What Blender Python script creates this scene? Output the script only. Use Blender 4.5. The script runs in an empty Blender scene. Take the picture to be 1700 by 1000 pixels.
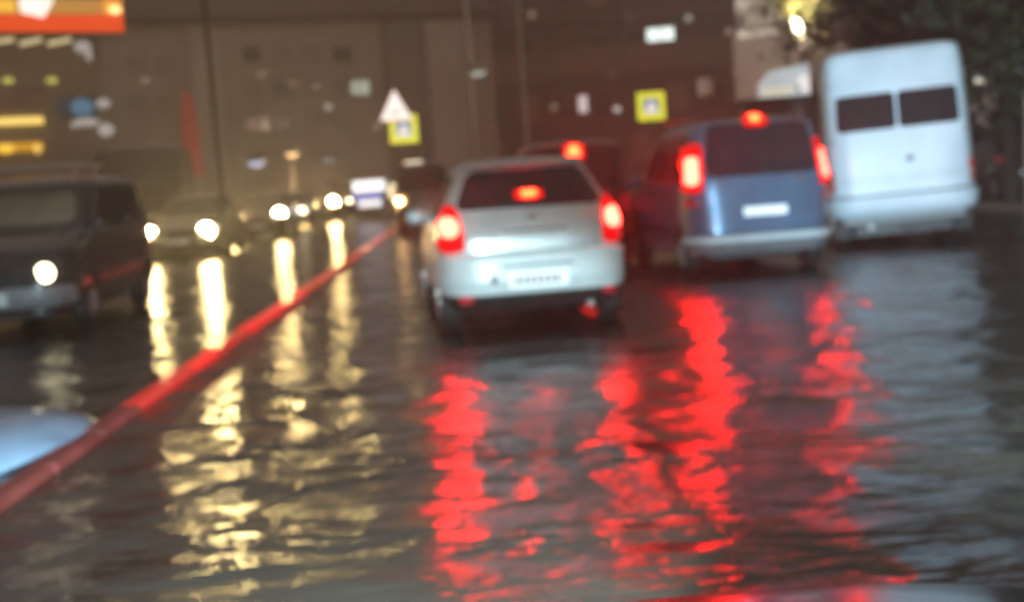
import bpy, math, random
import numpy as np
from mathutils import Matrix, Vector
random.seed(7)
rng = np.random.default_rng(7)
SC = bpy.context.scene
COL = SC.collection
R = math.radians

# ------------------------------------------------------------------ camera
F = 2150.0                      # focal length in photograph pixels (1700 wide)
VX, VY = 760.0, 304.0           # where the road's direction vanishes
ROLL = R(4.0)
EYE = Vector((0, 0, 1.35))
d_ = Vector(((VX-850)/F, (500-VY)/F, -1)).normalized()
h_ = Vector((math.cos(ROLL), math.sin(ROLL), 0))
z_ = h_.cross(d_).normalized()
x_ = d_.cross(z_).normalized()
ROT = Matrix((x_, d_, z_))      # camera space -> world space
cam = bpy.data.cameras.new('camera')
cam.sensor_width = 36.0
cam.lens = 36.0*F/1700.0
cam.clip_start, cam.clip_end = 0.05, 2000
cam.dof.use_dof = True          # the photograph is out of focus everywhere
cam.dof.focus_distance = 1.0
cam.dof.aperture_fstop = 5.8
co = bpy.data.objects.new('camera', cam)
COL.objects.link(co)
co.matrix_world = Matrix.Translation(EYE) @ ROT.to_4x4()
SC.camera = co

def P(px, py, D):
    r = ROT @ Vector(((px-850)/F, (500-py)/F, -1))
    return EYE + r*(D/r.y)
def G(px, py):
    r = ROT @ Vector(((px-850)/F, (500-py)/F, -1))
    return EYE + r*(-EYE.z/r.z)

# ------------------------------------------------------------------ world: a light-polluted night sky
W = bpy.data.worlds.new('World')
SC.world = W
W.use_nodes = True
nt = W.node_tree
nt.nodes.clear()
out = nt.nodes.new('ShaderNodeOutputWorld')
sky = nt.nodes.new('ShaderNodeTexSky')
sky.sky_type = 'NISHITA'
sky.sun_disc = False
sky.sun_elevation = R(-4)
sky.sun_rotation = R(200)
b1 = nt.nodes.new('ShaderNodeBackground')
b1.inputs[1].default_value = 0.05
nt.links.new(sky.outputs[0], b1.inputs[0])
b2 = nt.nodes.new('ShaderNodeBackground')
b2.inputs[0].default_value = (1.0, 0.80, 0.68, 1)
b2.inputs[1].default_value = 0.245
ad = nt.nodes.new('ShaderNodeAddShader')
nt.links.new(b1.outputs[0], ad.inputs[0])
nt.links.new(b2.outputs[0], ad.inputs[1])
nt.links.new(ad.outputs[0], out.inputs[0])
SC.view_settings.view_transform = 'Standard'
SC.view_settings.look = 'None'
SC.view_settings.exposure = 0.0
SC.view_settings.gamma = 1.0
SC.cycles.use_denoising = True
SC.cycles.sample_clamp_indirect = 5.0
SC.cycles.max_bounces = 6

# ------------------------------------------------------------------ materials
def mat(name, col, rough=0.5, metal=0.0, var=0.0, vscale=3.0, coat=0.0, bump=0.0, bscale=40.0, spec=0.5, emit=None, es=0.0, ior=1.5):
    m = bpy.data.materials.new(name)
    m.use_nodes = True
    t = m.node_tree
    b = t.nodes['Principled BSDF']
    b.inputs['Base Color'].default_value = (*col, 1)
    b.inputs['Roughness'].default_value = rough
    b.inputs['Metallic'].default_value = metal
    b.inputs['Coat Weight'].default_value = coat
    b.inputs['Coat Roughness'].default_value = 0.06
    b.inputs['Specular IOR Level'].default_value = spec
    b.inputs['IOR'].default_value = ior
    if emit is not None:
        b.inputs['Emission Color'].default_value = (*emit, 1)
        b.inputs['Emission Strength'].default_value = es
    if var > 0 or bump > 0:
        tc = t.nodes.new('ShaderNodeTexCoord')
        if var > 0:
            n = t.nodes.new('ShaderNodeTexNoise')
            n.inputs['Scale'].default_value = vscale
            n.inputs['Detail'].default_value = 5
            t.links.new(tc.outputs['Object'], n.inputs['Vector'])
            mr = t.nodes.new('ShaderNodeMapRange')
            mr.inputs['From Min'].default_value = 0.25
            mr.inputs['From Max'].default_value = 0.75
            mr.inputs['To Min'].default_value = 1-var
            mr.inputs['To Max'].default_value = 1+var*0.6
            t.links.new(n.outputs[0], mr.inputs[0])
            mx = t.nodes.new('ShaderNodeVectorMath')
            mx.operation = 'SCALE'
            mx.inputs[0].default_value = col
            t.links.new(mr.outputs[0], mx.inputs['Scale'])
            t.links.new(mx.outputs[0], b.inputs['Base Color'])
            mr2 = t.nodes.new('ShaderNodeMapRange')
            mr2.inputs['To Min'].default_value = max(0.03, rough*(1-var))
            mr2.inputs['To Max'].default_value = min(1, rough*(1+var))
            t.links.new(n.outputs[0], mr2.inputs[0])
            t.links.new(mr2.outputs[0], b.inputs['Roughness'])
        if bump > 0:
            n2 = t.nodes.new('ShaderNodeTexNoise')
            n2.inputs['Scale'].default_value = bscale
            n2.inputs['Detail'].default_value = 4
            t.links.new(tc.outputs['Object'], n2.inputs['Vector'])
            bp = t.nodes.new('ShaderNodeBump')
            bp.inputs['Strength'].default_value = 1.0
            bp.inputs['Distance'].default_value = bump
            t.links.new(n2.outputs[0], bp.inputs['Height'])
            t.links.new(bp.outputs[0], b.inputs['Normal'])
    return m

def glow(name, col, strength):
    m = bpy.data.materials.new(name)
    m.use_nodes = True
    t = m.node_tree
    b = t.nodes['Principled BSDF']
    mxv = max(col)
    b.inputs['Base Color'].default_value = (*[min(0.6, c/mxv*0.5) for c in col], 1)
    b.inputs['Roughness'].default_value = 0.15
    b.inputs['Emission Color'].default_value = (*col, 1)
    b.inputs['Emission Strength'].default_value = strength
    return m

def road_material():
    m = bpy.data.materials.new('flooded_asphalt')
    m.use_nodes = True
    t = m.node_tree
    N, L = t.nodes, t.links
    b = N['Principled BSDF']
    b.inputs['IOR'].default_value = 1.62
    tc = N.new('ShaderNodeTexCoord')
    def noise(sx, sy, scale, detail, dist=0.0, rough=0.5):
        mp = N.new('ShaderNodeMapping')
        mp.inputs['Scale'].default_value = (sx*1.7, sy, 1)
        mp.inputs['Rotation'].default_value = (0, 0, R(4))
        L.new(tc.outputs['Object'], mp.inputs[0])
        n = N.new('ShaderNodeTexNoise')
        n.inputs['Scale'].default_value = scale
        n.inputs['Detail'].default_value = detail
        n.inputs['Roughness'].default_value = rough
        n.inputs['Distortion'].default_value = dist
        L.new(mp.outputs[0], n.inputs['Vector'])
        return n
    def math_(op, a, c):
        k = N.new('ShaderNodeMath')
        k.operation = op
        for i, v in enumerate((a, c)):
            if isinstance(v, (int, float)):
                k.inputs[i].default_value = v
            else:
                L.new(v, k.inputs[i])
        return k.outputs[0]
    # asphalt colour below the water
    n0 = noise(1, 1, 0.35, 6)
    cr = N.new('ShaderNodeValToRGB')
    cr.color_ramp.elements[0].position, cr.color_ramp.elements[1].position = 0.3, 0.7
    cr.color_ramp.elements[0].color = (0.012, 0.010, 0.008, 1)
    cr.color_ramp.elements[1].color = (0.030, 0.026, 0.021, 1)
    L.new(n0.outputs[0], cr.inputs[0])
    L.new(cr.outputs[0], b.inputs['Base Color'])
    # film of water: smooth with rougher places where asphalt stands out
    n1 = noise(0.5, 1, 0.9, 4)
    mr = N.new('ShaderNodeMapRange')
    mr.inputs['From Min'].default_value, mr.inputs['From Max'].default_value = 0.4, 0.75
    mr.inputs['To Min'].default_value, mr.inputs['To Max'].default_value = 0.17, 0.32
    L.new(n1.outputs[0], mr.inputs[0])
    L.new(mr.outputs[0], b.inputs['Roughness'])
    # ripples: broad swell, wavelets, fine chop; calmer patches in between
    swell = noise(0.62, 1.0, 1.9, 1.0, 0.4)
    wave = noise(0.20, 1.0, 5.2, 2.0, 0.5)
    chop = noise(0.22, 1.0, 17.0, 2.0, 0.0)
    calm = noise(0.6, 1.0, 0.55, 2.0)
    sep = N.new('ShaderNodeSeparateXYZ')
    L.new(tc.outputs['Object'], sep.inputs[0])
    dx = math_('SUBTRACT', sep.outputs['X'], 0.55)
    dy = math_('MULTIPLY', math_('SUBTRACT', sep.outputs['Y'], 10.2), 0.62)
    lee = math_('SQRT', math_('ADD', math_('MULTIPLY', dx, dx), math_('MULTIPLY', dy, dy)), 0)
    nearm = N.new('ShaderNodeMapRange')          # calmer water in the lee of the car standing ahead
    nearm.inputs['From Min'].default_value, nearm.inputs['From Max'].default_value = 0.7, 2.3
    nearm.inputs['To Min'].default_value, nearm.inputs['To Max'].default_value = 0.30, 1.0
    L.new(lee, nearm.inputs[0])
    cm = N.new('ShaderNodeMapRange')
    cm.inputs['From Min'].default_value, cm.inputs['From Max'].default_value = 0.35, 0.62
    cm.inputs['To Min'].default_value, cm.inputs['To Max'].default_value = 0.45, 1.0
    L.new(calm.outputs[0], cm.inputs[0])
    h = math_('MULTIPLY', swell.outputs[0], 1.0)
    h = math_('ADD', h, math_('MULTIPLY', wave.outputs[0], 0.42))
    h = math_('ADD', h, math_('MULTIPLY', chop.outputs[0], 0.17))
    h = math_('MULTIPLY', h, math_('MULTIPLY', nearm.outputs[0], cm.outputs[0]))
    bp = N.new('ShaderNodeBump')
    bp.inputs['Strength'].default_value = 1.0
    bp.inputs['Distance'].default_value = 0.10
    L.new(h, bp.inputs['Height'])
    L.new(bp.outputs[0], b.inputs['Normal'])
    return m

M = {}
M['road'] = road_material()
M['verge'] = mat('wet_verge', (0.045, 0.050, 0.028), 0.6, var=0.5, vscale=2, bump=0.03, bscale=25)
M['paving'] = mat('wet_paving', (0.10, 0.09, 0.08), 0.25, var=0.4, vscale=3, bump=0.004)
M['kerb'] = mat('kerb_stone', (0.22, 0.20, 0.18), 0.45, var=0.3, vscale=4)
M['silver'] = mat('silver_paint', (0.58, 0.66, 0.67), 0.42, 0.15, var=0.12, vscale=5, coat=0.25)
M['silver_gloss'] = mat('glossy_silver_paint', (0.62, 0.68, 0.68), 0.30, 0.55, var=0.12, vscale=5, coat=0.5)
M['blue'] = mat('steel_blue_paint', (0.085, 0.165, 0.27), 0.32, 0.35, var=0.15, vscale=4, coat=0.7)
M['white'] = mat('white_paint', (0.64, 0.80, 0.90), 0.38, 0.0, var=0.16, vscale=1.6, coat=0.3)
M['grey_white'] = mat('grey_white_plastic', (0.50, 0.54, 0.56), 0.45, 0, var=0.15, vscale=4)
M['dark'] = mat('dark_car_paint', (0.040, 0.034, 0.032), 0.25, 0.2, var=0.3, vscale=4, coat=0.7)
M['maroon'] = mat('dark_maroon_paint', (0.09, 0.035, 0.035), 0.28, 0.2, var=0.2, vscale=4, coat=0.7)
M['graphite'] = mat('graphite_paint', (0.10, 0.095, 0.085), 0.3, 0.4, var=0.2, vscale=4, coat=0.6)
M['bonnet'] = mat('black_bonnet_paint', (0.020, 0.018, 0.018), 0.22, 0.0, var=0.3, vscale=9, coat=0.25)
M['glass'] = mat('dark_car_glass', (0.022, 0.020, 0.024), 0.07, 0.0, var=0.2, vscale=6, spec=0.6)
M['screen'] = mat('windscreen_glass', (0.05, 0.052, 0.045), 0.06, 0.0, var=0.2, vscale=5, spec=0.8)
M['rubber'] = mat('tyre_rubber', (0.018, 0.018, 0.018), 0.6, var=0.3, vscale=12)
M['plastic'] = mat('black_plastic', (0.022, 0.022, 0.022), 0.5, var=0.3, vscale=10)
M['grey_trim'] = mat('grey_bumper_plastic', (0.16, 0.17, 0.18), 0.45, var=0.25, vscale=8)
M['rim'] = mat('rim_alloy', (0.35, 0.34, 0.33), 0.35, 0.7, var=0.2, vscale=10)
M['chrome'] = mat('chrome', (0.62, 0.62, 0.62), 0.15, 1.0, var=0.1, vscale=9)
M['plate'] = mat('white_plate', (0.86, 0.88, 0.90), 0.35, var=0.04, vscale=20, emit=(0.9, 0.95, 1.0), es=0.28)  # added glow stands in for headlamp light the plate throws back
M['red_lens'] = glow('red_lens_lit', (1.0, 0.0, 0.002), 0.72)
lb = M['red_lens'].node_tree.nodes['Principled BSDF']
lb.inputs['Base Color'].default_value = (0.25, 0.004, 0.004, 1)
lb.inputs['Specular IOR Level'].default_value = 0.2
lb.inputs['Roughness'].default_value = 0.35
M['red_dim'] = mat('red_lens_faint', (0.42, 0.03, 0.04), 0.2, emit=(1, 0.03, 0.05), es=0.12, coat=0.5)  # red lens with a faint glow and no bulb behind
M['red_bulb'] = glow('brake_bulb', (1.0, 0.0066, 0.0040), 175.0)
M['red_bulb_high'] = glow('high_brake_bulb', (1.0, 0.0080, 0.0020), 115.0)
M['head_bulb'] = glow('headlamp_bulb', (1.0, 0.75, 0.31), 330.0)
M['head_far'] = glow('far_headlamp_bulb', (1.0, 0.72, 0.29), 330.0)
M['head_lens'] = glow('headlamp_lens', (1.0, 0.86, 0.6), 1.2)
M['amber'] = glow('amber_lamp', (1.0, 0.60, 0.26), 30.0)
M['head_near'] = glow('weak_headlamp_bulb', (1.0, 0.88, 0.55), 9.0)
M['amber_dim'] = glow('amber_dim_lamp', (1.0, 0.5, 0.08), 1.0)
M['steel'] = mat('galvanised_pole', (0.30, 0.28, 0.26), 0.45, 0.6, var=0.2, vscale=6)
M['pole_pale'] = mat('pale_painted_pole', (0.42, 0.37, 0.35), 0.5, 0.1, var=0.15, vscale=6)
M['bark'] = mat('bark', (0.06, 0.045, 0.032), 0.9, var=0.4, vscale=8, bump=0.02, bscale=18)
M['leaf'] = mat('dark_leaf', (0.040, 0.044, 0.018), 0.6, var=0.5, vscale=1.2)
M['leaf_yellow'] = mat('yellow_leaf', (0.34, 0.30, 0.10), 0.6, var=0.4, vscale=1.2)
M['leaf_brown'] = mat('brown_leaf', (0.085, 0.066, 0.04), 0.7, var=0.4, vscale=1.2)

# ------------------------------------------------------------------ helpers
class MB:
    def __init__(s):
        s.v, s.f = [], []
    def add(s, v, f):
        o = len(s.v)
        s.v += [tuple(p) for p in v]
        s.f += [tuple(i+o for i in q) for q in f]
        return s
    def box(s, x0, x1, y0, y1, z0, z1, c=0.0):
        if c <= 0:
            v = [(x, y, z) for z in (z0, z1) for y in (y0, y1) for x in (x0, x1)]
            f = [(0, 2, 3, 1), (4, 5, 7, 6), (0, 1, 5, 4), (2, 6, 7, 3), (0, 4, 6, 2), (1, 3, 7, 5)]
            return s.add(v, f)
        rings = []
        for z, k in ((z0, c), (z0+c, 0), (z1-c, 0), (z1, c)):
            rings.append([(x0+k+c, y0+k, z), (x1-k-c, y0+k, z), (x1-k, y0+k+c, z), (x1-k, y1-k-c, z),
                          (x1-k-c, y1-k, z), (x0+k+c, y1-k, z), (x0+k, y1-k-c, z), (x0+k, y0+k+c, z)])
        v = [p for r in rings for p in r]
        f = []
        for i in range(3):
            for j in range(8):
                k = (j+1) % 8
                f.append((i*8+j, i*8+k, i*8+8+k, i*8+8+j))
        f += [tuple(range(7, -1, -1)), tuple(range(24, 32))]
        return s.add(v, f)
    def tube(s, pts, rad, n=10):
        pts = [Vector(p) for p in pts]
        if not hasattr(rad, '__len__'):
            rad = [rad]*len(pts)
        v, f = [], []
        for i, p in enumerate(pts):
            t = (pts[min(i+1, len(pts)-1)] - pts[max(i-1, 0)]).normalized()
            a = t.orthogonal().normalized() if abs(t.z) < 0.95 else Vector((1, 0, 0))
            a = (a - t*a.dot(t)).normalized()
            b = t.cross(a)
            for j in range(n):
                q = 2*math.pi*j/n
                v.append(p + (a*math.cos(q)+b*math.sin(q))*rad[i])
        for i in range(len(pts)-1):
            for j in range(n):
                k = (j+1) % n
                f.append((i*n+j, i*n+k, i*n+n+k, i*n+n+j))
        f += [tuple(range(n-1, -1, -1)), tuple(range((len(pts)-1)*n, len(pts)*n))]
        return s.add(v, f)
    def lathe_x(s, prof, n=28, c=(0, 0, 0)):        # profile of (x, r) round an X axis
        v, f = [], []
        for (x, r) in prof:
            for j in range(n):
                q = 2*math.pi*j/n
                v.append((c[0]+x, c[1]+r*math.cos(q), c[2]+r*math.sin(q)))
        for i in range(len(prof)-1):
            for j in range(n):
                k = (j+1) % n
                f.append((i*n+j, i*n+k, i*n+n+k, i*n+n+j))
        f += [tuple(range(n-1, -1, -1)), tuple(range((len(prof)-1)*n, len(prof)*n))]
        return s.add(v, f)
    def ball(s, c, rx, ry, rz, n=12, m=8):
        v, f = [(c[0], c[1], c[2]-rz)], []
        for i in range(1, m):
            a = -math.pi/2+math.pi*i/m
            for j in range(n):
                q = 2*math.pi*j/n
                v.append((c[0]+rx*math.cos(a)*math.cos(q), c[1]+ry*math.cos(a)*math.sin(q), c[2]+rz*math.sin(a)))
        v.append((c[0], c[1], c[2]+rz))
        for j in range(n):
            f.append((0, 1+(j+1) % n, 1+j))
            f.append((len(v)-1, 1+(m-2)*n+j, 1+(m-2)*n+(j+1) % n))
        for i in range(m-2):
            for j in range(n):
                k = (j+1) % n
                f.append((1+i*n+j, 1+i*n+k, 1+i*n+n+k, 1+i*n+n+j))
        return s.add(v, f)
    def prism(s, poly, y0, y1):                     # polygon in XZ extruded along Y (counter-clockwise seen from -Y)
        n = len(poly)
        v = [(x, y0, z) for x, z in poly]+[(x, y1, z) for x, z in poly]
        f = [tuple(range(n)), tuple(range(2*n-1, n-1, -1))]
        f += [(i, i+n, (i+1) % n+n, (i+1) % n) for i in range(n)]
        return s.add(v, f)
    def build(s, name, m, parent=None, smooth=False, loc=None):
        me = bpy.data.meshes.new(name)
        me.from_pydata(s.v, [], s.f)
        me.materials.append(m)
        if smooth:
            me.polygons.foreach_set('use_smooth', [True]*len(me.polygons))
            try:
                me.set_sharp_from_angle(angle=R(50))
            except Exception:
                pass
        me.update()
        o = bpy.data.objects.new(name, me)
        COL.objects.link(o)
        if parent is not None:
            o.parent = parent
        if loc is not None:
            o.location = loc
        return o

def tag(o, label=None, cat=None, group=None, kind=None):
    if label: o['label'] = label
    if cat: o['category'] = cat
    if group: o['group'] = group
    if kind: o['kind'] = kind
    return o

def empty(name, loc, rz, label, cat, group=None):
    o = bpy.data.objects.new(name, None)
    COL.objects.link(o)
    o.location = loc
    o.rotation_euler = (0, 0, rz)
    o.empty_display_size = 0.2
    return tag(o, label, cat, group)

# ------------------------------------------------------------------ setting: ground, road, verges
def sheet(name, x0, x1, y0, y1, z, m, nx=1, ny=1):
    mb = MB()
    xs, ys = np.linspace(x0, x1, nx+1), np.linspace(y0, y1, ny+1)
    v = [(x, y, z) for y in ys for x in xs]
    f = [(j*(nx+1)+i, j*(nx+1)+i+1, (j+1)*(nx+1)+i+1, (j+1)*(nx+1)+i) for j in range(ny) for i in range(nx)]
    mb.add(v, f)
    return tag(mb.build(name, m), kind='structure')

sheet('ground', -600, 600, -200, 900, -0.03, M['verge'])
sheet('road', -15.0, 11.2, -12, 62, 0.0, M['road'])
sheet('cross_road', -60, 60, 62, 74, 0.0, M['road'])
def pavement(name, x0, x1, y0, y1, kx):
    tag(MB().box(x0, x1, y0, y1, -0.02, 0.13, 0.01).build(name, M['paving']), kind='structure')
    k0, k1 = (kx, kx+0.15)
    mb = MB()
    y = y0
    while y < y1-0.1:
        mb.box(k0, k1, y, min(y+0.98, y1), -0.02, 0.15, 0.012)
        y += 1.0
    tag(mb.build('kerb', M['kerb']), kind='structure')
pavement('pavement', 11.36, 14.2, -12, 61.5, 11.2)
pavement('pavement', -20.0, -15.16, -12, 61.5, -15.15)
sheet('verge', 14.2, 60, -12, 61.5, 0.05, M['verge'])
tag(MB().box(-60, 60, 74.2, 79.0, -0.02, 0.13, 0.01).build('pavement', M['paving']), kind='structure')

# ------------------------------------------------------------------ vehicles
class Shell:
    """A car body as a stack of rounded plan outlines: rows of (z, rear y, front y, half width, squareness)."""
    def __init__(s, rows):
        s.T = np.array(rows, float)
        z0, z1 = s.T[0, 0], s.T[-1, 0]
        zz = np.linspace(z0, z1, 240)
        tab = np.stack([np.interp(zz, s.T[:, 0], s.T[:, i]) for i in range(1, 5)], 1)
        k = np.array([1, 2, 3, 2, 1.])
        k /= k.sum()
        pad = np.concatenate([tab[:1]]*2+[tab]+[tab[-1:]]*2)
        sm = np.stack([np.convolve(pad[:, i], k, 'valid') for i in range(4)], 1)
        s.zz, s.tab = zz, sm
    def at(s, z):
        return [np.interp(z, s.zz, s.tab[:, i]) for i in range(4)]
    def on(s, face, a, z):
        yr, yf, w, n = s.at(z)
        yc, l = (yr+yf)/2, (yf-yr)/2
        if face in ('rear', 'front'):
            q = (max(0.0, 1-min(1, abs(a/w))**n))**(1/n)
            return Vector((a, yc + (l*q if face == 'front' else -l*q), z))
        q = (max(0.0, 1-min(1, abs((a-yc)/l))**n))**(1/n)
        return Vector(((w*q if face == 'right' else -w*q), a, z))
    def normal(s, p):
        def Fn(x, y, z):
            yr, yf, w, n = s.at(z)
            return abs(x/w)**n + abs((y-(yr+yf)/2)/((yf-yr)/2))**n
        e = 0.004
        g = Vector((Fn(p.x+e, p.y, p.z)-Fn(p.x-e, p.y, p.z), Fn(p.x, p.y+e, p.z)-Fn(p.x, p.y-e, p.z),
                    Fn(p.x, p.y, p.z+e)-Fn(p.x, p.y, p.z-e)))
        return g.normalized() if g.length > 1e-9 else Vector((0, 0, 1))
    def body(s, K=84, rowsn=58):
        mb = MB()
        zs = sorted(set(np.round(np.concatenate([np.linspace(s.T[0, 0], s.T[-1, 0], rowsn), s.T[:, 0]]), 4)))
        v, f = [], []
        for z in zs:
            yr, yf, w, n = s.at(z)
            for j in range(K):
                q = 2*math.pi*j/K
                c, sn = math.cos(q), math.sin(q)
                v.append((w*math.copysign(abs(c)**(2/n), c), (yr+yf)/2+(yf-yr)/2*math.copysign(abs(sn)**(2/n), sn), z))
        for i in range(len(zs)-1):
            for j in range(K):
                k = (j+1) % K
                f.append((i*K+j, i*K+k, i*K+K+k, i*K+K+j))
        f += [tuple(range(K-1, -1, -1)), tuple(range((len(zs)-1)*K, len(zs)*K))]
        return mb.add(v, f)
    def patch(s, face, z0, z1, lo, hi, r=0.05, d=0.008, na=14, nz=10, mb=None):
        """A rounded panel on the skin: edges lo/hi are numbers or (bottom, top) pairs along x (rear, front) or y (sides)."""
        mb = mb or MB()
        lo = lo if hasattr(lo, '__len__') else (lo, lo)
        hi = hi if hasattr(hi, '__len__') else (hi, hi)
        P_, Q_ = [], []
        H = z1-z0
        ts = sorted(set(np.round(np.concatenate([np.linspace(0, 1, nz+1), [0.03, 0.08, 0.92, 0.97]]), 4)))
        for t in ts:
            a, b = lo[0]+(lo[1]-lo[0])*t, hi[0]+(hi[1]-hi[0])*t
            dz = min(t, 1-t)*H
            ins = 0
            rr = min(r, H/2, abs(b-a)/2)
            if dz < rr:
                ins = rr-math.sqrt(max(0, rr*rr-(rr-dz)**2))
            sg = 1 if b > a else -1
            a, b = a+sg*ins*0.98, b-sg*ins*0.98
            for i in range(na+1):
                p = s.on(face, a+(b-a)*i/na, z0+H*t)
                nn = s.normal(p)
                P_.append(p+nn*d)
                Q_.append(p-nn*0.006)
        n = len(P_)
        w = na+1
        f = []
        for i in range(len(ts)-1):
            for j in range(na):
                f.append((i*w+j, i*w+j+1, (i+1)*w+j+1, (i+1)*w+j))
        rim = [j for j in range(w)]+[i*w+na for i in range(1, len(ts))]+[(len(ts)-1)*w+j for j in range(na-1, -1, -1)]+[i*w for i in range(len(ts)-2, 0, -1)]
        f += [(rim[(i+1) % len(rim)], rim[i], rim[i]+n, rim[(i+1) % len(rim)]+n) for i in range(len(rim))]
        if face in ('front', 'left'):
            f = [tuple(reversed(q)) for q in f]
        return mb.add(P_+Q_, f)

def wheel(parent, x, y, r=0.31, wd=0.20, side=1):
    t = MB().lathe_x([(-wd/2, r*0.62), (-wd/2, r*0.88), (-wd/2+0.03, r*0.985), (0, r), (wd/2-0.03, r*0.985), (wd/2, r*0.88), (wd/2, r*0.62)], 30)
    o = t.build('wheel', M['rubber'], parent, True, (x, y, r))
    rm = MB().lathe_x([(side*(wd/2-0.05), 0.001), (side*(wd/2-0.05), r*0.60)] if side > 0 else [(side*(wd/2-0.05), r*0.60), (side*(wd/2-0.05), 0.001)], 24)
    for k in range(5):
        a = 2*math.pi*k/5+0.3
        c, s_ = math.cos(a), math.sin(a)
        rm.tube([(side*(wd/2+0.004), 0.03*c, 0.03*s_), (side*(wd/2-0.012), r*0.58*c, r*0.58*s_)], 0.030, 6)
    rm.lathe_x([(side*(wd/2-0.05), r*0.56), (side*(wd/2+0.004), r*0.56), (side*(wd/2+0.006), r*0.63), (side*(wd/2-0.05), r*0.63)], 24)
    rm.build('rim', M['rim'], o, True)
    return o

def arch(S, parent, face, y, r):
    mb = MB()
    v, f = [], []
    K, J = 18, 4
    z0 = S.T[0, 0]+0.002
    for j in range(J+1):
        for k in range(K+1):
            a = math.pi*k/K
            rr = r*j/J
            p = S.on(face, y+rr*math.cos(a), max(z0, 0.30+rr*math.sin(a)))
            v.append(p+S.normal(p)*0.004)
    for j in range(J):
        for k in range(K):
            f.append((j*(K+1)+k, j*(K+1)+k+1, (j+1)*(K+1)+k+1, (j+1)*(K+1)+k))
    v += [S.on(face, y-r, z0)+Vector(((0.004 if face == 'right' else -0.004), 0, 0)), S.on(face, y+r, z0)+Vector(((0.004 if face == 'right' else -0.004), 0, 0))]
    mb.add(v, f)
    mb.build('wheel_arch', M['plastic'], parent)

def running_gear(S, root, ya, yb, r=0.31, wd=0.20, half=None):
    for face, sg in (('left', -1), ('right', 1)):
        for y in (ya, yb):
            w = half or abs(S.on(face, y, 0.35).x)
            wheel(root, sg*(w-wd/2+0.012), y, r, wd, sg)
            arch(S, root, face, y, r+0.055)
    yr, yf, w, n = S.at(S.T[0, 0])
    MB().box(-w*0.72, w*0.72, yr+0.35, yf-0.4, 0.17, S.T[0, 0]+0.02, 0.02).build('underbody', M['plastic'], root)

def lamp(S, root, name, face, z0, z1, lo, hi, lens, bulb=None, bz=None, blo=None, bhi=None, r=0.06, d=0.02):
    o = S.patch(face, z0, z1, lo, hi, r, d).build(name, lens, root, True)
    if bulb is not None:
        S.patch(face, bz[0], bz[1], blo, bhi, 0.5, d+0.014, 10, 8).build('bulb', bulb, o, True)
    return o

def mirror(root, x, y, z, m):
    sg = 1 if x > 0 else -1
    o = MB().ball((x+sg*0.09, y, z), 0.11, 0.07, 0.075).tube([(x-sg*0.03, y+0.02, z-0.05), (x+sg*0.05, y, z-0.03)], 0.025, 8).build('side_mirror', m, root, True)
    return o

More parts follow.
